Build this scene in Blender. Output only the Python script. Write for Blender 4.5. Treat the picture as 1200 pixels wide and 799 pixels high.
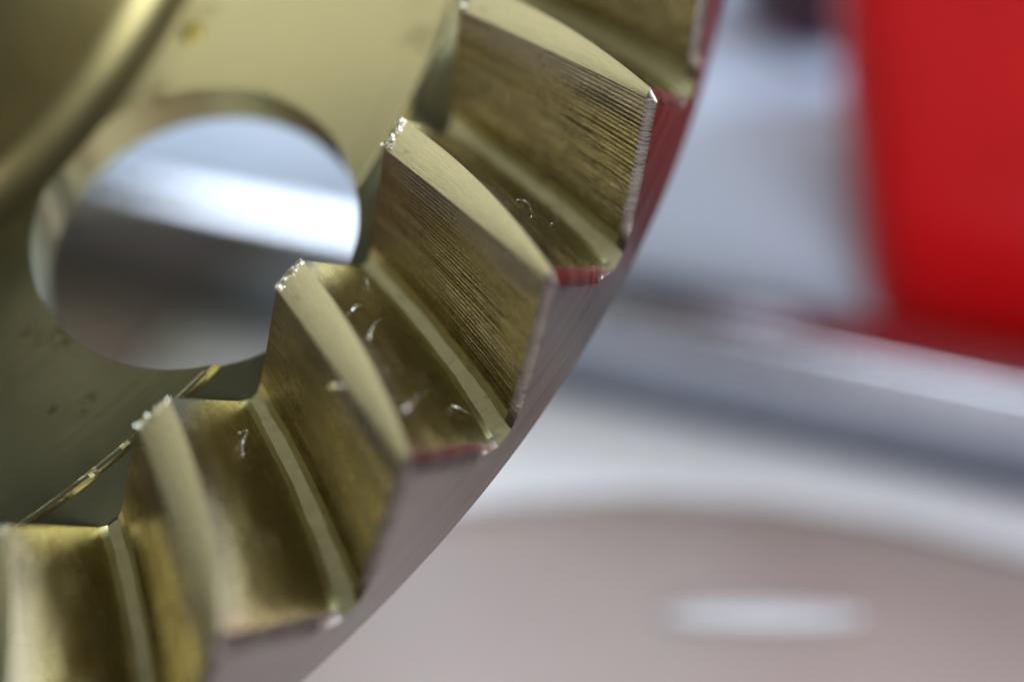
import bpy, bmesh, math, random
from mathutils import Vector, Matrix, noise

# ------------------------------------------------------------------ scene
for o in list(bpy.data.objects):
    bpy.data.objects.remove(o, do_unlink=True)
scn = bpy.context.scene
C = scn.collection
random.seed(7)
R = math.radians
S = 0.04                                   # disc outer radius in metres

# camera solved from the photograph: camera axes are x right, y down, z ahead, unit = disc radius
F_PX = 1949.94
def rotvec(x, y, z):
    a = math.sqrt(x*x + y*y + z*z)
    return Matrix.Rotation(a, 3, Vector((x, y, z)) / a)
DISC_ROT = rotvec(2.640, -0.2139, -0.0992)
DISC_POS = Vector((-0.8205, -0.4552, 1.4004))
# bench plane (its normal in camera axes) and height of the lens above it
PITCH, ROLL, CAM_H = R(35), R(5), 1.10
UP = Vector((math.sin(ROLL)*math.cos(PITCH), -math.cos(PITCH)*math.cos(ROLL), -math.sin(PITCH))).normalized()
AX = (Vector((1, 0, 0)) - UP * UP.x).normalized()
AY = UP.cross(AX)
W = Matrix((AX, AY, UP))                   # camera axes -> world axes
CAM_POS = Vector((0, 0, CAM_H * S))
def world(v):
    return W @ (Vector(v) * S) + CAM_POS
def on_level(u, v, h=0.0):
    """point of the bench (or of a level h above it) seen at photo pixel u, v"""
    d = W @ Vector(((u - 600) / F_PX, (v - 399.5) / F_PX, 1))
    t = (h - CAM_POS.z) / d.z
    return CAM_POS + d * t

cam = bpy.data.cameras.new('camera')
cam.sensor_width = 36
cam.lens = F_PX / 1200 * 36
cam.clip_start = 0.001
cam.clip_end = 50
cam.dof.use_dof = True
cam.dof.focus_distance = 1.15 * S
cam.dof.aperture_fstop = 12.5
cam.dof.aperture_blades = 6
cam.dof.aperture_rotation = R(10)
co = bpy.data.objects.new('camera', cam)
C.objects.link(co)
mc = W @ Matrix(((1, 0, 0), (0, -1, 0), (0, 0, -1)))
co.matrix_world = Matrix.Translation(CAM_POS) @ mc.to_4x4()
scn.camera = co

wd = bpy.data.worlds.new('World')
scn.world = wd
wd.use_nodes = True
bg = wd.node_tree.nodes['Background']
bg.inputs[0].default_value = (0.68, 0.82, 1.0, 1)
bg.inputs[1].default_value = 0.05

def area(name, pos, target, sx, sy, power, col):
    l = bpy.data.lights.new(name, 'AREA')
    l.shape = 'RECTANGLE'
    l.size, l.size_y, l.energy, l.color = sx, sy, power, col
    o = bpy.data.objects.new(name, l)
    C.objects.link(o)
    o.location = pos
    o.rotation_euler = (Vector(target) - Vector(pos)).to_track_quat('-Z', 'Y').to_euler()
    return o
MID = Vector((0, 0.045, 0.02))
def around(az, el, dist):
    return MID + Vector((math.sin(R(az))*math.cos(R(el)), math.cos(R(az))*math.cos(R(el)), math.sin(R(el)))) * dist
CEIL = MID + Vector((-0.48*1.5, 0.40*1.5, 1.5))
area('ceiling_lamp', CEIL, CEIL - Vector((0, 0.001, 1)), 0.90, 0.66, 2.2, (1.0, 0.99, 0.97))
area('front_window', around(-11, 31, 1.8), MID, 0.50, 0.46, 8.0, (0.86, 0.93, 1.0))
area('side_fill', around(70, 50, 1.5), MID, 1.0, 1.0, 41.0, (0.82, 0.91, 1.0))  # added fill from the right, brightens bench, paper and cloth
area('back_fill', around(170, 24, 1.5), MID, 1.0, 0.6, 13.0, (0.95, 0.97, 1.0))  # added fill from behind the camera, mainly for the red tub
area('left_fill', around(-114, 20, 1.2), MID, 0.7, 0.35, 1.15, (1.0, 0.96, 0.88))  # added fill from the left to lift the wide tooth flanks

vs = scn.view_settings
vs.view_transform = 'Standard'
vs.look = 'None'
vs.gamma = 1
vs.use_curve_mapping = False
vs.exposure = 0.0
scn.cycles.use_denoising = True
scn.cycles.max_bounces = 10
scn.cycles.glossy_bounces = 8
scn.cycles.caustics_reflective = True
scn.cycles.blur_glossy = 0.3
scn.cycles.sample_clamp_indirect = 6

# ------------------------------------------------------------------ material helpers
def material(name):
    m = bpy.data.materials.new(name)
    m.use_nodes = True
    nt = m.node_tree
    return m, nt, nt.nodes['Principled BSDF']
def nd(nt, kind, **kw):
    n = nt.nodes.new(kind)
    for k, v in kw.items():
        if k.startswith('i_'):
            n.inputs[k[2:].replace('_', ' ')].default_value = v
        else:
            setattr(n, k, v)
    return n
def ramp(nt, src, stops):
    r = nt.nodes.new('ShaderNodeValToRGB')
    el = r.color_ramp.elements
    while len(el) < len(stops):
        el.new(0.5)
    for e, (p, c) in zip(el, stops):
        e.position = p
        e.color = c if len(c) == 4 else (*c, 1)
    nt.links.new(src, r.inputs[0])
    return r
def mapped(nt, coord, scale):
    tc = nt.nodes.new('ShaderNodeTexCoord')
    mp = nt.nodes.new('ShaderNodeMapping')
    mp.inputs['Scale'].default_value = scale
    nt.links.new(tc.outputs[coord], mp.inputs[0])
    return mp.outputs[0]
def noise_tex(nt, vec, scale, detail=4, rough=0.55, dim='3D'):
    n = nd(nt, 'ShaderNodeTexNoise', noise_dimensions=dim, i_Scale=scale, i_Detail=detail, i_Roughness=rough)
    nt.links.new(vec, n.inputs['Vector'])
    return n.outputs['Fac']
def bump(nt, bsdf, h, strength, dist):
    b = nd(nt, 'ShaderNodeBump', i_Strength=strength, i_Distance=dist)
    nt.links.new(h, b.inputs['Height'])
    nt.links.new(b.outputs[0], bsdf.inputs['Normal'])
    return b
def mixc(nt, fac, a, b, mode='MIX'):
    m = nd(nt, 'ShaderNodeMix', data_type='RGBA', blend_type=mode)
    for sock, v in ((m.inputs[0], fac), (m.inputs[6], a), (m.inputs[7], b)):
        if hasattr(v, 'links') or isinstance(v, bpy.types.NodeSocket):
            nt.links.new(v, sock)
        else:
            sock.default_value = v if not isinstance(v, tuple) else (*v, 1)
    return m.outputs[2]

BRASS = (0.62, 0.575, 0.32)
def brass_flank():
    m, nt, b = material('brass_milled_flank')
    streak = noise_tex(nt, mapped(nt, 'UV', (2.2, 60, 1)), 2.0, 5, 0.65)
    dash = noise_tex(nt, mapped(nt, 'UV', (11, 135, 1)), 1.0, 4, 0.65)
    fine = noise_tex(nt, mapped(nt, 'UV', (30, 240, 1)), 1.0, 3, 0.6)
    patch = noise_tex(nt, mapped(nt, 'UV', (3.4, 3.0, 1)), 1.2, 5, 0.65)
    grain = noise_tex(nt, mapped(nt, 'Object', (5200, 5200, 5200)), 1.0, 3, 0.6)
    c1 = ramp(nt, streak, [(0.30, (0.33, 0.265, 0.12)), (0.50, (0.50, 0.42, 0.185)), (0.70, (0.62, 0.54, 0.26))])
    # tarnish: dark dashes along the cut, gathered in patches
    d1 = ramp(nt, dash, [(0.36, (0, 0, 0)), (0.50, (1, 1, 1))])
    p1 = ramp(nt, patch, [(0.36, (0.15, 0.15, 0.15)), (0.62, (0.92, 0.92, 0.92))])
    mx = nd(nt, 'ShaderNodeMath', operation='MAXIMUM')
    nt.links.new(d1.outputs[0], mx.inputs[0])
    nt.links.new(p1.outputs[0], mx.inputs[1])
    c = mixc(nt, mx.outputs[0], (0.17, 0.135, 0.075), c1.outputs[0])
    g1 = ramp(nt, grain, [(0.30, (0.60, 0.58, 0.56)), (0.46, (1, 1, 1))])
    c = mixc(nt, 0.8, c, g1.outputs[0], 'MULTIPLY')
    # shade in the cutter grooves, put into the colour at uneven strength
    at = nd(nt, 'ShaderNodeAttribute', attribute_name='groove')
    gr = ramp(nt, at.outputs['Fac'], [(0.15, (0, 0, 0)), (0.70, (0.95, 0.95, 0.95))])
    uneven = ramp(nt, noise_tex(nt, mapped(nt, 'UV', (2.0, 5.0, 1)), 1.3, 4, 0.6), [(0.34, (0.55, 0.55, 0.55)), (0.6, (1, 1, 1))])
    gf = mixc(nt, 1.0, gr.outputs[0], uneven.outputs[0], 'MULTIPLY')
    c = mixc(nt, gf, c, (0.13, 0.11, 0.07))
    # greyer band under the land, mixed into the colour
    sep = nd(nt, 'ShaderNodeSeparateXYZ')
    nt.links.new(mapped(nt, 'UV', (1, 1, 1)), sep.inputs[0])
    top = ramp(nt, sep.outputs[1], [(0.70, (0, 0, 0)), (0.95, (0.75, 0.75, 0.75))])
    c = mixc(nt, top.outputs[0], c, (0.33, 0.29, 0.22))
    nt.links.new(c, b.inputs['Base Color'])
    b.inputs['Metallic'].default_value = 1
    rr = ramp(nt, patch, [(0.35, (0.31,)*3), (0.65, (0.17,)*3)])
    nt.links.new(rr.outputs[0], b.inputs['Roughness'])
    bump(nt, b, fine, 0.18, 0.00005)
    return m
def brass_smooth(name, coord, scale, base=BRASS, rough=(0.26, 0.40), bmp=0.15, dirt=0.5, groove=False, var=0.08):
    m, nt, b = material(name)
    n = noise_tex(nt, mapped(nt, coord, scale), 1.0, 5, 0.6)
    spots = noise_tex(nt, mapped(nt, 'Object', (1700, 1700, 1700)), 1.0, 5, 0.7)
    c1 = ramp(nt, n, [(0.3, tuple(x*(1-var) for x in base)), (0.7, tuple(min(1, x*(1+var*0.5)) for x in base))])
    c2 = ramp(nt, spots, [(0.27, (0.42, 0.38, 0.32)), (0.36, (1, 1, 1))])
    cc = mixc(nt, dirt, c1.outputs[0], c2.outputs[0], 'MULTIPLY')
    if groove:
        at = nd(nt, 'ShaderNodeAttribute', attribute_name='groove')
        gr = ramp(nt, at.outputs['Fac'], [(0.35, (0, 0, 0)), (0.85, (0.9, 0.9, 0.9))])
        cc = mixc(nt, gr.outputs[0], cc, (0.10, 0.08, 0.06))  # shade between the chamfer steps, painted as dark colour
    nt.links.new(cc, b.inputs['Base Color'])
    b.inputs['Metallic'].default_value = 1
    rr = ramp(nt, n, [(0.3, (rough[0],)*3), (0.7, (rough[1],)*3)])
    nt.links.new(rr.outputs[0], b.inputs['Roughness'])
    bump(nt, b, n, bmp, 0.00005)
    return m
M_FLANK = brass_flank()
M_LAND = brass_smooth('brass_ground_land', 'UV', (7, 42, 1), rough=(0.20, 0.34), bmp=0.12, dirt=0.85)
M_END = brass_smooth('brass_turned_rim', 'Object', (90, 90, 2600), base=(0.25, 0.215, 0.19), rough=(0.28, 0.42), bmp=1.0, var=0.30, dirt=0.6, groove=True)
def brass_plate():
    m, nt, b = material('brass_turned_plate')
    tc = nt.nodes.new('ShaderNodeTexCoord')
    ln = nd(nt, 'ShaderNodeVectorMath', operation='LENGTH')
    flat = nd(nt, 'ShaderNodeVectorMath', operation='MULTIPLY')
    flat.inputs[1].default_value = (1, 1, 0)
    nt.links.new(tc.outputs['Object'], flat.inputs[0])
    nt.links.new(flat.outputs[0], ln.inputs[0])
    ring = nd(nt, 'ShaderNodeTexNoise', noise_dimensions='1D', i_Scale=2600.0, i_Detail=4.0, i_Roughness=0.6)
    nt.links.new(ln.outputs['Value'], ring.inputs['W'])
    big = noise_tex(nt, tc.outputs['Object'], 160, 4, 0.55)
    c = ramp(nt, big, [(0.3, (0.53, 0.485, 0.245)), (0.7, (0.61, 0.565, 0.30))])
    st = ramp(nt, noise_tex(nt, tc.outputs['Object'], 420, 6, 0.7), [(0.30, (0.45, 0.40, 0.30)), (0.42, (1, 1, 1))])
    nt.links.new(mixc(nt, 0.8, c.outputs[0], st.outputs[0], 'MULTIPLY'), b.inputs['Base Color'])
    b.inputs['Metallic'].default_value = 1
    rr = ramp(nt, big, [(0.3, (0.19,)*3), (0.7, (0.28,)*3)])
    nt.links.new(rr.outputs[0], b.inputs['Roughness'])
    bump(nt, b, ring.outputs['Fac'], 0.04, 0.00005)
    return m
M_PLATE = brass_plate()
M_FLOOR = brass_smooth('brass_milled_floor', 'Object', (2600, 2600, 2600), base=(0.57, 0.53, 0.29), rough=(0.36, 0.50), bmp=0.30, dirt=0.85)
M_HUB = brass_smooth('darkened_brass_hub', 'Object', (60, 60, 60), base=(0.28, 0.23, 0.10), rough=(0.28, 0.38), bmp=0.1, dirt=0.3)  # hub brass darkened in its colour to imitate a dim reflection
def burr_mat():
    m, nt, b = material('bright_torn_burr')
    n = noise_tex(nt, mapped(nt, 'Object', (5000, 5000, 5000)), 1.0, 3, 0.6)
    c = ramp(nt, n, [(0.35, (0.48, 0.45, 0.30)), (0.6, (0.88, 0.87, 0.76))])
    nt.links.new(c.outputs[0], b.inputs['Base Color'])
    b.inputs['Metallic'].default_value = 1
    b.inputs['Roughness'].default_value = 0.16
    bump(nt, b, n, 0.6, 0.00012)
    return m
M_BURR = burr_mat()

# ------------------------------------------------------------------ object helpers
def link(name, me, mats, parent=None):
    o = bpy.data.objects.new(name, me)
    for m in mats:
        if m.name not in [x.name for x in me.materials if x]:
            me.materials.append(m)
    C.objects.link(o)
    if parent:
        o.parent = parent
    return o
def tag(o, label, cat, group=None):
    o['label'] = label
    o['category'] = cat
    if group:
        o['group'] = group
    return o
def from_bm(name, bm, mats, parent=None, smooth=True):
    me = bpy.data.meshes.new(name)
    bm.normal_update()
    for f in bm.faces:
        f.smooth = smooth
    bm.to_mesh(me)
    bm.free()
    return link(name, me, mats, parent)
def empty(name, mat):
    o = bpy.data.objects.new(name, None)
    o.empty_display_size = 0.005
    C.objects.link(o)
    o.matrix_world = mat
    return o
def rounded_prism(bm, outline, z0, z1, bev, seg=3):
    """upright prism of a closed outline with its top and bottom edges rounded"""
    n = len(outline)
    cx = sum(p[0] for p in outline)/n
    cy = sum(p[1] for p in outline)/n
    rows = []
    def row(inset, z):
        r = []
        for i, p in enumerate(outline):
            a, b_ = outline[i-1], outline[(i+1) % n]
            tx, ty = b_[0]-a[0], b_[1]-a[1]
            l = math.hypot(tx, ty) or 1
            r.append(bm.verts.new((p[0]-ty/l*inset, p[1]+tx/l*inset, z)))
        rows.append(r)
    for k in range(seg+1):
        a = k/seg*math.pi/2
        row(bev*(1-math.sin(a)), z0+bev*(1-math.cos(a)))
    for k in range(seg+1):
        a = k/seg*math.pi/2
        row(bev*(1-math.cos(a)), z1-bev*(1-math.sin(a)))
    for r0, r1 in zip(rows, rows[1:]):
        for i in range(n):
            bm.faces.new((r0[i], r0[(i+1) % n], r1[(i+1) % n], r1[i]))
    bm.faces.new(rows[0][::-1])
    bm.faces.new(rows[-1])
def rounded_rect(w, d, r, seg=6):
    pts = []
    for cx, cy, a0 in ((w/2-r, d/2-r, 0), (-w/2+r, d/2-r, 90), (-w/2+r, -d/2+r, 180), (w/2-r, -d/2+r, 270)):
        for k in range(seg+1):
            a = R(a0 + 90*k/seg)
            pts.append((cx+r*math.cos(a), cy+r*math.sin(a)))
    return pts

# ------------------------------------------------------------------ setting: bench
def bench_mat():
    m, nt, b = material('bench_laminate')
    n = noise_tex(nt, mapped(nt, 'Object', (60, 60, 60)), 1.0, 4, 0.5)
    c = ramp(nt, n, [(0.3, (0.39, 0.33, 0.312)), (0.7, (0.44, 0.38, 0.36))])
    nt.links.new(c.outputs[0], b.inputs['Base Color'])
    b.inputs['Roughness'].default_value = 0.26
    b.inputs['Specular IOR Level'].default_value = 0.5
    return m
bm = bmesh.new()
for x, y in ((-0.6, -0.4), (0.6, -0.4), (0.6, 0.8), (-0.6, 0.8)):
    bm.verts.new((x, y, 0))
bm.faces.new(bm.verts)
bench = from_bm('bench_top', bm, [bench_mat()])
bench['kind'] = 'structure'

# ------------------------------------------------------------------ aluminium rail across the bench, behind the disc
def plain(name, col, rough, metal=0.0, nscale=200, amt=0.12, spec=0.5):
    m, nt, b = material(name)
    n = noise_tex(nt, mapped(nt, 'Object', (nscale,)*3), 1.0, 4, 0.55)
    c = ramp(nt, n, [(0.3, tuple(x*(1-amt) for x in col)), (0.7, tuple(min(1, x*(1+amt)) for x in col))])
    nt.links.new(c.outputs[0], b.inputs['Base Color'])
    b.inputs['Roughness'].default_value = rough
    b.inputs['Metallic'].default_value = metal
    b.inputs['Specular IOR Level'].default_value = spec
    return m
M_ALU = plain('brushed_aluminium', (0.46, 0.49, 0.56), 0.22, 1.0, 300, 0.06)
p0, p1 = on_level(700, 474), on_level(1200, 584)
rd = (p1 - p0).normalized()
rn = Vector((-rd.y, rd.x, 0))
RAIL_H = 0.0055
pt = on_level(950, 430, RAIL_H)
RAIL_W = (on_level(950, 378, RAIL_H) - pt).dot(rn)
print('rail h', RAIL_H, 'w', RAIL_W, 'front offset', (pt-p0).dot(rn))
rail = bpy.data.objects.new('metal_bar', None)
C.objects.link(rail)
rail.location = p0 + rn*RAIL_W/2
rail.rotation_euler = (0, 0, math.atan2(rd.y, rd.x))
bm = bmesh.new()
ol = rounded_rect(RAIL_W, RAIL_H, 0.0007, 4)
rows = []
for x in (-0.16, 0.16):
    rows.append([bm.verts.new((x, p[0], p[1]+RAIL_H/2)) for p in ol])
for i in range(len(ol)):
    j = (i+1) % len(ol)
    bm.faces.new((rows[0][i], rows[1][i], rows[1][j], rows[0][j]))
bm.faces.new(rows[0]); bm.faces.new(rows[1][::-1])
bmesh.ops.recalc_face_normals(bm, faces=bm.faces)
rb = from_bm('metal_bar', bm, [M_ALU], None)
rb.matrix_world = rail.matrix_world if False else Matrix.Translation(rail.location) @ Matrix.Rotation(math.atan2(rd.y, rd.x), 4, 'Z')
bpy.data.objects.remove(rail)
rb.name = 'metal_bar'
tag(rb, 'long blurred grey aluminium bar lying across the bench behind the brass disc', 'metal bar')

# white paper strip in front of the bar
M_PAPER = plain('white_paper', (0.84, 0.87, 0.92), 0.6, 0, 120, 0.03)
front = [(-150, 850), (0, 790), (200, 710), (380, 645), (480, 612), (600, 592), (750, 584), (900, 594), (1050, 618), (1200, 656), (1350, 705)]
bm = bmesh.new()
top, bot = [], []
for (u, v) in front:
    f = on_level(u, v)
    k = (f - p0).dot(rn)
    b_ = f - rn*(k + 0.0006)
    rt = []
    for i in range(7):
        t = i/6
        q = f.lerp(b_, t)
        z = 0.0005 + 0.0012*math.sin(math.pi*t)*0.4
        rt.append((q.x, q.y, z))
    top.append([bm.verts.new(c) for c in rt])
    bot.append([bm.verts.new((c[0], c[1], c[2]-0.0003)) for c in rt])
nr, ncol = len(front), 7
for i in range(nr-1):
    for j in range(ncol-1):
        bm.faces.new((top[i][j], top[i+1][j], top[i+1][j+1], top[i][j+1]))
        bm.faces.new((bot[i][j+1], bot[i+1][j+1], bot[i+1][j], bot[i][j]))
for i in range(nr-1):
    bm.faces.new((bot[i][0], bot[i+1][0], top[i+1][0], top[i][0]))
    bm.faces.new((top[i][-1], top[i+1][-1], bot[i+1][-1], bot[i][-1]))
for j in range(ncol-1):
    bm.faces.new((top[0][j], top[0][j+1], bot[0][j+1], bot[0][j]))
    bm.faces.new((bot[-1][j], bot[-1][j+1], top[-1][j+1], top[-1][j]))
bmesh.ops.recalc_face_normals(bm, faces=bm.faces)
paper = tag(from_bm('paper_sheet', bm, [M_PAPER]), 'bright white paper with a curved front edge lying before the grey bar', 'paper')

# thin white oval added on the bench to stand for its highlight
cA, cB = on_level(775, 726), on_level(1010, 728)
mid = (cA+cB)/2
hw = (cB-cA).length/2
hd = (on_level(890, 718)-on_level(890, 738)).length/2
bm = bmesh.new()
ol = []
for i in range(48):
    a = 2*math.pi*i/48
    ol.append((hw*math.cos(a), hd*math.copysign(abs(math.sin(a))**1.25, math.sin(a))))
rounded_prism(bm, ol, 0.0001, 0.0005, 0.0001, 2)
sl = from_bm('bench_highlight', bm, [M_PAPER])
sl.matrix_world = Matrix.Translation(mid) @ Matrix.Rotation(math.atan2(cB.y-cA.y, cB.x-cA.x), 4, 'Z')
tag(sl, 'small blurred white oval standing for a highlight on the pinkish bench', 'paper scrap')

# crumpled pale cloth behind the bar
M_CLOTH = plain('pale_blue_white_cloth', (0.63, 0.75, 0.96), 0.55, 0, 90, 0.05)
bm = bmesh.new()
NX, NY = 60, 44
base = p0 + rn*(RAIL_W + 0.0015)
g = []
for j in range(NY+1):
    r_ = []
    for i in range(NX+1):
        x = -0.075 + 0.15*i/NX
        y = 0.10*j/NY
        q = base + rd*x + rn*y
        w = noise.fractal(Vector((x*45, y*45, 3.1)), 1.0, 2.0, 3)
        w2 = abs(noise.noise(Vector((x*28+9, y*28, 1.7))))
        e = min(1, j/6)
        z = 0.0008 + e*max(0, 0.0030 + 0.0032*w + 0.0075*w2)
        r_.append(bm.verts.new((q.x, q.y, z)))
    g.append(r_)
for j in range(NY):
    for i in range(NX):
        bm.faces.new((g[j][i], g[j][i+1], g[j+1][i+1], g[j+1][i]))
bm.normal_update()
cloth = from_bm('crumpled_cloth', bm, [M_CLOTH])
sm = cloth.modifiers.new('thickness', 'SOLIDIFY')
sm.thickness = 0.0004
tag(cloth, 'crumpled pale bluish white cloth spread behind the grey bar', 'cloth')

# red plastic thing behind the bar, right of the picture
M_RED = plain('red_plastic', (0.66, 0.008, 0.010), 0.30, 0, 200, 0.05, 0.25)
red_w, red_d, red_h = 0.034, 0.022, 0.036
k = (on_level(1032, 400, RAIL_H) - base).dot(rd)
ro = empty('red_plastic_tub', Matrix.Translation(base + rd*(k+red_w/2) + rn*(0.0016 + red_d/2)) @ Matrix.Rotation(math.atan2(rd.y, rd.x)+R(-2), 4, 'Z'))
def flare(bm, kx=16.5, ky=3.0):
    """widen a shape with height, as moulded tubs are"""
    for v in bm.verts:
        v.co.x *= 1 + kx*v.co.z
        v.co.y *= 1 + ky*v.co.z
    bm.normal_update()
bm = bmesh.new()
rounded_prism(bm, rounded_rect(red_w, red_d, 0.0030, 10), 0.0012, red_h, 0.0012)
flare(bm)
from_bm('tub_body', bm, [M_RED], ro)
for xx in (-0.0045, 0.0065):
    bm = bmesh.new()
    rounded_prism(bm, [(p[0]+xx, p[1]-red_d/2) for p in rounded_rect(0.0042, 0.0040, 0.0015, 4)], 0.004, red_h-0.003, 0.0005)
    flare(bm)
    from_bm('rib', bm, [M_RED], ro)
bm = bmesh.new()
rounded_prism(bm, rounded_rect(red_w*1.06, red_d*1.08, 0.0034, 10), red_h+0.0002, red_h+0.004, 0.0012)
flare(bm)
from_bm('tub_lid', bm, [M_RED], ro)
bm = bmesh.new()
rounded_prism(bm, rounded_rect(red_w*0.94, red_d*0.92, 0.003, 8), 0.0, 0.0011, 0.0003)
from_bm('tub_foot', bm, [M_RED], ro)
tag(ro, 'glossy red plastic tub widening upward, standing behind the grey bar at right', 'plastic tub')

# dark block beside the red case
M_DARK = plain('dark_maroon_plastic', (0.075, 0.022, 0.032), 0.4, 0, 200, 0.1)
do = empty('dark_cap', Matrix.Translation(on_level(940, 58, 0.003) + Vector((0, 0, 0.0))))
bm = bmesh.new()
rounded_prism(bm, [(0.0046*math.cos(2*math.pi*i/48), 0.0046*math.sin(2*math.pi*i/48)) for i in range(48)], 0.0, 0.010, 0.0012)
from_bm('cap_skirt', bm, [M_DARK], do)
bm = bmesh.new()
rounded_prism(bm, [(0.0034*math.cos(2*math.pi*i/40), 0.0034*math.sin(2*math.pi*i/40)) for i in range(40)], 0.0101, 0.0118, 0.0006)
from_bm('cap_top', bm, [M_DARK], do)
tag(do, 'small dark maroon cap lying just left of the red tub', 'cap')

# ------------------------------------------------------------------ the brass disc
NTEETH = 40
PH = -0.6427
RI = 0.8161
PLATE_Z, BACK_Z = -0.089, -0.1318
U_IN = 0.07                                # where the milled teeth really begin
RB = RI + U_IN*(1-RI)
HOLE_R, HOLE_C, HOLE_A = 0.1232, 0.7025, -0.7420
PITCH_A = 2*math.pi/NTEETH
def quad(a, b, c, u):
    return a*(1-u)*(1-2*u) + 4*b*u*(1-u) + c*u*(2*u-1)
def z_land(u): return 0.0279*(u-1)
def z_valley(u): return -(0.1037*(1-u) + 0.0938*u)
def bow(u): return -0.0803*(u-0.5) + 0.0019*4*u*(1-u)
def w_land(u): return quad(0.0132, 0.0128, 0.0038, u)
def w_valley(u): return quad(0.0067, 0.0059, 0.0087, u)

disc_m = Matrix.Translation(world(DISC_POS)) @ (W @ DISC_ROT).to_4x4()
disc = empty('toothed_disc', disc_m)
tag(disc, 'brass disc with curved milled teeth round its rim and a round hole', 'toothed disc')

def lathe(prof, seg, closed=True):
    """revolve a closed (r, z) outline, unit = disc radius"""
    bm = bmesh.new()
    n = len(prof)
    rows = []
    for k in range(seg):
        c, s = math.cos(2*math.pi*k/seg), math.sin(2*math.pi*k/seg)
        rows.append([bm.verts.new((r*c*S, r*s*S, z*S)) for r, z in prof])
    for k in range(seg):
        a, b = rows[k], rows[(k+1) % seg]
        for i in range(n):
            j = (i+1) % n
            bm.faces.new((a[i], b[i], b[j], a[j]))
    bmesh.ops.recalc_face_normals(bm, faces=bm.faces)
    return bm
ZV0, ZV1 = z_valley(0), z_valley(1)
prof = [(0.30, BACK_Z), (0.994, BACK_Z), (0.998, BACK_Z+0.0012), (1.0, BACK_Z+0.004), (1.0, ZV1),
        (0.95, z_valley((0.95-RI)/(1-RI))), (0.88, z_valley((0.88-RI)/(1-RI))), (RB+0.001, ZV0), (RB-0.001, ZV0+0.0002),
        (0.8135, PLATE_Z-0.0095), (0.7998, PLATE_Z-0.0048), (0.7982, PLATE_Z-0.0012), (0.797, PLATE_Z),
        (0.70, PLATE_Z), (0.585, PLATE_Z), (0.30, PLATE_Z)]
web = from_bm('web_plate', lathe(prof, 720), [M_PLATE, M_END, M_FLOOR], disc)
for p in web.data.polygons:
    c = p.center
    if math.hypot(c.x, c.y) > 0.9970*S and c.z < (ZV1-0.0003)*S:
        p.material_index = 1
    elif math.hypot(c.x, c.y) > (RB+0.0005)*S and c.z > (BACK_Z+0.01)*S:
        p.material_index = 2
# round holes through the web
def cutter(r, depth0, depth1, rad, ang, seg=160):
    bm = bmesh.new()
    cx, cy = r*math.cos(ang), r*math.sin(ang)
    lo = [bm.verts.new(((cx+rad*math.cos(2*math.pi*i/seg))*S, (cy+rad*math.sin(2*math.pi*i/seg))*S, depth0*S)) for i in range(seg)]
    hi = [bm.verts.new((v.co.x, v.co.y, depth1*S)) for v in lo]
    for i in range(seg):
        j = (i+1) % seg
        bm.faces.new((lo[i], lo[j], hi[j], hi[i]))
    bm.faces.new(lo[::-1]); bm.faces.new(hi)
    me = bpy.data.meshes.new('cut'); bm.to_mesh(me); bm.free()
    o = bpy.data.objects.new('cut', me); C.objects.link(o)
    o.matrix_world = disc_m
    return o
bpy.context.view_layer.update()
cuts = [cutter(HOLE_C, -0.2, 0.05, HOLE_R, HOLE_A + k*math.pi/2) for k in range(4)]
cuts += [cutter(0.603, PLATE_Z-0.02, 0.0, 0.0105, R(-29.5) + k*math.pi/2, 40) for k in range(4)]
for c_ in cuts:
    md = web.modifiers.new('cut', 'BOOLEAN')
    md.object, md.operation, md.solver = c_, 'DIFFERENCE', 'EXACT'
bpy.context.view_layer.update()
dg = bpy.context.evaluated_depsgraph_get()
me2 = bpy.data.meshes.new_from_object(web.evaluated_get(dg))
web.modifiers.clear()
web.data = me2
for c_ in cuts:
    bpy.data.objects.remove(c_, do_unlink=True)
def sharpen(me, ang=30):
    bm = bmesh.new(); bm.from_mesh(me)
    for e in bm.edges:
        e.smooth = not (len(e.link_faces) == 2 and e.calc_face_angle(0) > R(ang))
    for f in bm.faces:
        f.smooth = True
    bm.to_mesh(me); bm.free()
sharpen(web.data, 9)

hp = [(0.31, PLATE_Z+0.0004)] + [(0.585 - 0.045*math.sin(a), PLATE_Z+0.0004 + 0.045*(1-math.cos(a))) for a in [R(k*6.2) for k in range(11)]]
hp += [(hp[-1][0]-0.5*0.225, hp[-1][1]+0.94*0.225), (0.41, hp[-1][1]+0.94*0.225+0.008), (0.31, hp[-1][1]+0.94*0.225+0.008)]
hub = from_bm('hub', lathe(hp, 360), [M_HUB], disc)
sharpen(hub.data)

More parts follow.
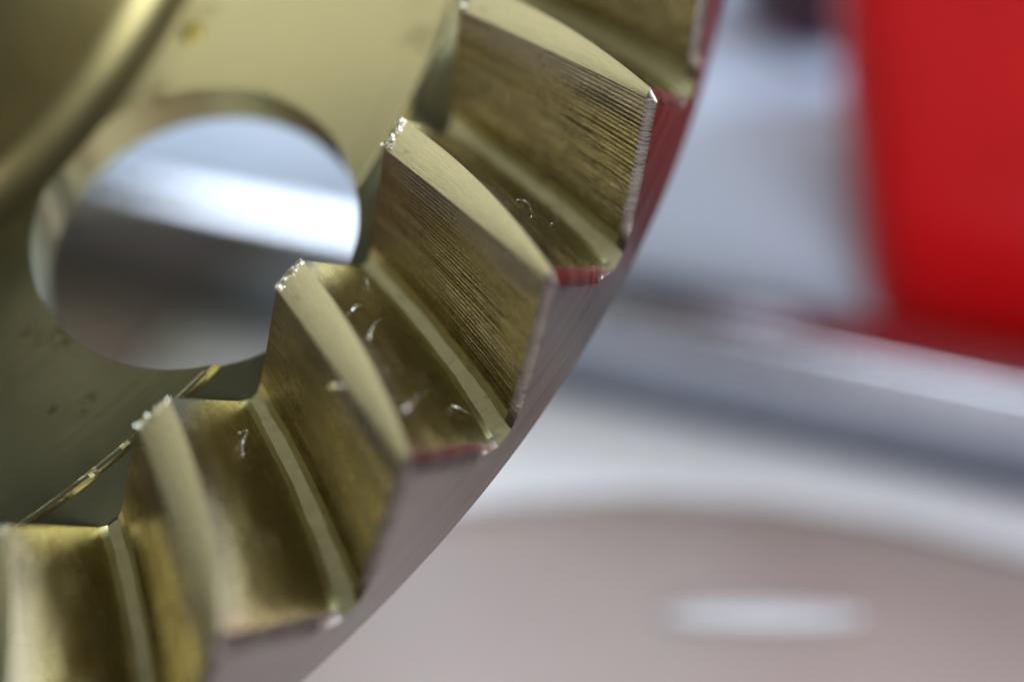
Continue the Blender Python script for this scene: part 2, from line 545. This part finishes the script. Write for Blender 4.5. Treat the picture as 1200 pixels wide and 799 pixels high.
# torn bright edge of the turned web
def edge_ring():
    bm = bmesh.new()
    rnd = random.Random(5)
    n = 1400
    rows = []
    for k in range(n):
        a = 2*math.pi*k/n
        hit = any(math.hypot(0.797*math.cos(a)-HOLE_C*math.cos(HOLE_A+q*math.pi/2), 0.797*math.sin(a)-HOLE_C*math.sin(HOLE_A+q*math.pi/2)) < HOLE_R+0.003 for q in range(4))
        if hit:
            rows.append(None)
            continue
        row = []
        big = max(0.0, noise.noise(Vector((k*0.09, 1.3, 0))))*1.6 + (0.9 if rnd.random() < 0.03 else 0.0)
        for r, z in ((0.7945, 0.0002), (0.7962, 0.0012*big+0.0003), (0.7985, 0.0010*big), (0.7995, -0.0014)):
            r += rnd.uniform(-1, 1)*0.0008*big
            row.append(bm.verts.new((r*math.cos(a)*S, r*math.sin(a)*S, (PLATE_Z+z+rnd.uniform(0, 1)*0.0007*big)*S)))
        rows.append(row)
    for k in range(n):
        a, b = rows[k], rows[(k+1) % n]
        if a and b:
            for i in range(3):
                bm.faces.new((a[i], a[i+1], b[i+1], b[i]))
    bmesh.ops.recalc_face_normals(bm, faces=bm.faces)
    return from_bm('edge_burr', bm, [M_LAND], web, smooth=False)
edge_ring()

# teeth ---------------------------------------------------------------------------------
MS, PER, NU = 33, 4, 30                     # scallops on a flank, points per scallop, stations along the tooth
CH = 0.0078                                 # narrow chamfer round the outer end
def tooth_mesh(k_local):
    """one tooth, axis at angle PH + k_local*pitch, cut by the web hole where that reaches it"""
    th0 = PH
    hole = None
    hx, hy = HOLE_C*math.cos(HOLE_A - k_local*PITCH_A), HOLE_C*math.sin(HOLE_A - k_local*PITCH_A)
    def pos(u, side, t, shrink=0.0, scal=1.0, ph=0.0):
        r = RI + (1 + 0.00006 - RI)*u
        wb = PITCH_A*r/2 - w_valley(u)
        wl = w_land(u)
        zl, zv = z_land(u), z_valley(u) - 0.0006
        w = wb + (wl-wb)*t
        z = zv + (zl-zv)*t
        fl = math.hypot(wb-wl, zl-zv)
        nx, nz = (zl-zv)/fl, (wb-wl)/fl
        am = (0.0013 if side < 0 else 0.0003)*scal*(0.30+0.70*min(1, u*1.3))*(0.9+0.35*noise.noise(Vector((t*11, u*2.5, 4+k_local))))
        if scal > 1.2:
            am = 0.0013*scal/2
        tw = t + 0.010*noise.noise(Vector((t*9, 0.3, k_local)))
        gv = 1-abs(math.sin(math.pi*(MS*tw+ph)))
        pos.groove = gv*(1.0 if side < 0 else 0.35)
        d = -am*gv - shrink
        w += nx*d*min(1, t*12)
        z += nz*d*min(1, t*4)
        if t < 0.07:
            w += 0.0020*(1-t/0.07)**2
        w += 0.0012*noise.noise(Vector((u*9 + 3*side, k_local*5.3, 0.7)))*(1-t)**8 + 0.0005*noise.noise(Vector((u*40, 2*side, k_local)))*(1-t)**8
        w = max(w, 0.0008)
        a = th0 + bow(u) + side*w/r
        return Vector((r*math.cos(a), r*math.sin(a), z))
    def u_start(side, t):
        lo = 0.0
        for i in range(60):
            u = U_IN + i/60*0.25
            p = pos(u, side, t, scal=0)
            if math.hypot(p.x-hx, p.y-hy) > HOLE_R:
                return u
        return U_IN + 0.25
    bm = bmesh.new()
    uvl = bm.loops.layers.uv.new('UVMap')
    gl = bm.verts.layers.float.new('groove')
    NT = MS*PER
    uc = 1 - CH/(1-RI)
    grid = {}
    uvs = {}
    for side in (-1, 1):
        for j in range(NT+1):
            t = j/NT
            u0 = u_start(side, t)
            for i in range(NU+1):
                u = u0 + (uc-u0)*i/NU
                v = bm.verts.new(pos(u, side, t)*S)
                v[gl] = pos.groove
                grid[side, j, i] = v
                uvs[v] = (u, t)
            # chamfer station on the rim, scallops shifted: gives the rope-like outer edge
            for q, (uu, sh, sc, ph) in enumerate(((1-0.4*(1-uc), 0.0028, 1.0, 0.4), (1.0, 0.0064, 3.2, 0.8))):
                v = bm.verts.new(pos(uu, side, t, shrink=sh*(min(1, t*7) if side < 0 else min(1, t*4)**2), scal=sc, ph=ph)*S)
                grid[side, j, NU+1+q] = v
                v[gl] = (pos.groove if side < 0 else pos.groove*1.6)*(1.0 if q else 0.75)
                uvs[v] = (1, t)
    def face(vs, mi):
        try:
            f = bm.faces.new(vs)
        except ValueError:
            return
        f.material_index = mi
        f.smooth = True
        for l in f.loops:
            l[uvl].uv = uvs.get(l.vert, (0.5, 0.5))
    for side in (-1, 1):
        for j in range(NT):
            for i in range(NU+2):
                q = (grid[side, j, i], grid[side, j, i+1], grid[side, j+1, i+1], grid[side, j+1, i])
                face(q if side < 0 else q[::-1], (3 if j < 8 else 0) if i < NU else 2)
    # land: slightly crowned across
    NC = 8
    cols = []
    for i in range(NU+3):
        a, b = grid[-1, NT, i], grid[1, NT, i]
        row = []
        for m in range(NC+1):
            x = m/NC*2-1
            if m == 0:
                nv = a
            elif m == NC:
                nv = b
            else:
                cr = 0.00038*(1-x*x)*(1 if i <= NU else 0.2)
                p = a.co.lerp(b.co, m/NC)
                nv = bm.verts.new((p.x, p.y, p.z + cr*S))
            row.append(nv)
        cols.append(row)
    for i in range(NU+2):
        for m in range(NC):
            q = (cols[i][m], cols[i+1][m], cols[i+1][m+1], cols[i][m+1])
            f = bm.faces.new(q)
            f.material_index = 1 if i < NU else 2
            f.smooth = True
            for l, (ii, mm) in zip(f.loops, ((i, m), (i+1, m), (i+1, m+1), (i, m+1))):
                l[uvl].uv = (ii/NU + k_local, mm/NC)
    # inner and outer ends
    for j in range(NT):
        face((grid[1, j, 0], grid[-1, j, 0], grid[-1, j+1, 0], grid[1, j+1, 0]), 2)
        e = NU+2
        A, B, Cc, D = grid[-1, j, e], grid[1, j, e], grid[1, j+1, e], grid[-1, j+1, e]
        prev = (A, D)
        nseg = 6
        for m in range(1, nseg+1):
            if m == nseg:
                cur = (B, Cc)
            else:
                cur = []
                for lo_, hi_ in ((A, B), (D, Cc)):
                    p = lo_.co.lerp(hi_.co, m/nseg)
                    rr = (1+0.00006)*S
                    h = math.hypot(p.x, p.y)
                    key = (id(lo_), m)
                    if key not in uvs:
                        nv = bm.verts.new((p.x*rr/h, p.y*rr/h, p.z))
                        uvs[key] = nv
                        uvs[nv] = (1, 0.5)
                    cur.append(uvs[key])
                cur = tuple(cur)
            face((prev[0], cur[0], cur[1], prev[1]), 2)
            prev = cur
    bm.normal_update()
    for e_ in bm.edges:
        if len(e_.link_faces) == 2:
            fa, fb = e_.link_faces
            e_.smooth = not ((fa.material_index != fb.material_index and 3 not in (fa.material_index, fb.material_index)) or e_.calc_face_angle(0) > R(40))
    me = bpy.data.meshes.new('tooth')
    bm.to_mesh(me)
    bm.free()
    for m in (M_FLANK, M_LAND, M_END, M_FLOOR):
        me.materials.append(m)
    # burr along the inner top edge
    bb = bmesh.new()
    st = [u_start(-1, 1.0), u_start(1, 1.0)]
    rows = []
    NB = 54
    lip = {0: 1.0, -1: 0.8, -2: 0.3, -3: 0.2, 1: 0.9, 2: 0.6}.get(k_local, 0.5)
    rnd = random.Random(100 + k_local)
    for i in range(NB+1):
        f = i/NB
        pa, pb = pos(st[0], -1, 1.0, scal=0), pos(st[1], 1, 1.0, scal=0)
        p = pa.lerp(pb, f)
        inward = Vector((-math.cos(th0), -math.sin(th0), 0))
        row = []
        for q, (dr, dz) in enumerate(((0.0085, 0.0005), (0.0045, 0.0018), (0.0000, 0.0020), (-0.0035, -0.0006), (-0.0022, -0.0045))):
            jit = Vector((rnd.uniform(-1, 1), rnd.uniform(-1, 1), rnd.uniform(-1, 1)))*0.0009
            if q == 0:
                jit = Vector((jit.x*1.0, jit.y*1.0, -0.0004))
            dr *= (0.3 + 0.7*lip)*(0.8 + 0.9*abs(noise.noise(Vector((f*7, q*0.4, 9+k_local)))))
            dz *= lip*(0.5 + 1.3*abs(noise.noise(Vector((f*11, 3.0, k_local)))))
            dr *= 0.6 + 0.9*abs(noise.noise(Vector((f*15, 1.0, 2*k_local))))
            row.append(bb.verts.new((p - inward*dr + Vector((0, 0, dz)) + jit)*S))
        rows.append(row)
    for a, b in zip(rows, rows[1:]):
        for q in range(4):
            bb.faces.new((a[q], b[q], b[q+1], a[q+1]))
    bb.normal_update()
    mb = bpy.data.meshes.new('burr')
    bb.to_mesh(mb)
    bb.free()
    mb.materials.append(M_BURR)
    return me, mb

plain_tooth = tooth_mesh(5)
cut_cache = {}
for k in range(-20, 20):
    kk = ((k + 5) % 10) - 5                 # the four holes repeat every ten teeth
    if kk in (-3, -2, -1, 0, 1, 2):
        if kk not in cut_cache:
            cut_cache[kk] = tooth_mesh(kk)
        me, mb = cut_cache[kk]
    else:
        me, mb = plain_tooth
    t = link('tooth', me, [], disc)
    t.rotation_euler = (0, 0, k*PITCH_A)
    link('burr', mb, [], t)

# ------------------------------------------------------------------ loose chips and curls of swarf lying on the teeth
M_SWARF = plain('pale_swarf', (0.85, 0.85, 0.82), 0.25, 1.0, 4000, 0.1)
bpy.context.view_layer.update()
dg = bpy.context.evaluated_depsgraph_get()
def on_disc(u, v, lift):
    d = (W @ Vector(((u - 600) / F_PX, (v - 399.5) / F_PX, 1))).normalized()
    ok, loc, nor, _, ob, _ = scn.ray_cast(dg, CAM_POS, d)
    if nor.dot(d) > 0:
        nor = -nor
    return loc + nor*lift, nor
def curl(pts, rad, label, cat='metal chip'):
    """thin curled sliver following points of the tooth surface"""
    ps = [on_disc(u, v, 0.0)[0] for u, v in pts]
    no = on_disc(*pts[len(pts)//2], 0.0)[1]
    fine = []
    for i in range(len(ps)-1):
        a, b, c_, d_ = ps[max(i-1, 0)], ps[i], ps[i+1], ps[min(i+2, len(ps)-1)]
        for q in range(6):
            t = q/6
            fine.append(0.5*((2*b) + (c_-a)*t + (2*a-5*b+4*c_-d_)*t*t + (3*b-a-3*c_+d_)*t**3))
    fine.append(ps[-1])
    n = len(fine)
    org = fine[0].copy()
    bm = bmesh.new()
    rows = []
    for i, p in enumerate(fine):
        tg = (fine[min(i+1, n-1)] - fine[max(i-1, 0)]).normalized()
        sd = tg.cross(no).normalized()
        up = sd.cross(tg)
        f = i/(n-1)
        rr = rad*(0.35 + 0.65*math.sin(math.pi*min(1, f*1.1+0.05)))*(0.75+0.5*random.random())
        c0 = p + no*(rad*0.9 + 0.00010*math.sin(math.pi*f)) - org
        rows.append([bm.verts.new(c0 + sd*rr*1.3*math.cos(R(60*q)) + up*rr*0.8*math.sin(R(60*q))) for q in range(6)])
    for a, b in zip(rows, rows[1:]):
        for q in range(6):
            bm.faces.new((a[q], a[(q+1) % 6], b[(q+1) % 6], b[q]))
    bm.faces.new(rows[0][::-1]); bm.faces.new(rows[-1])
    bmesh.ops.recalc_face_normals(bm, faces=bm.faces)
    o = from_bm('swarf_curl', bm, [M_SWARF])
    o.location = org
    return tag(o, label, cat, 'loose swarf on the teeth')
U_ = 0.00004
curl([(605, 235), (613, 239), (619, 247), (622, 255)], 0.6*U_, 'hair thin hooked sliver on the upper dark tooth flank near the disc edge')
curl([(643, 249), (650, 255), (650, 262), (645, 264)], 0.9*U_, 'tiny bright flake beside the topmost clear valley strip')
curl([(472, 481), (478, 479), (486, 467), (493, 465), (503, 457)], 1.1*U_, 'longest wavy white sliver, on the dark flank of the middle tooth')
curl([(432, 398), (435, 386), (441, 379), (449, 375)], 0.8*U_, 'curved white sliver halfway up the middle tooth dark flank')
curl([(411, 365), (416, 362), (423, 359)], 0.9*U_, 'short bright chip high on the middle tooth dark flank')
curl([(428, 327), (427, 335), (431, 341)], 1.1*U_, 'glinting speck at the inner end of the central valley strip')
curl([(386, 455), (396, 449), (407, 452)], 1.4*U_, 'blurred white fleck on the pale top of the middle tooth')
curl([(279, 508), (287, 507), (284, 516), (281, 525), (284, 536)], 0.9*U_, 'blurred looped sliver on the lower left tooth dark flank')
curl([(527, 475), (538, 483), (554, 489)], 0.5*U_, 'fine straight hair beside the outer end of the central valley strip')
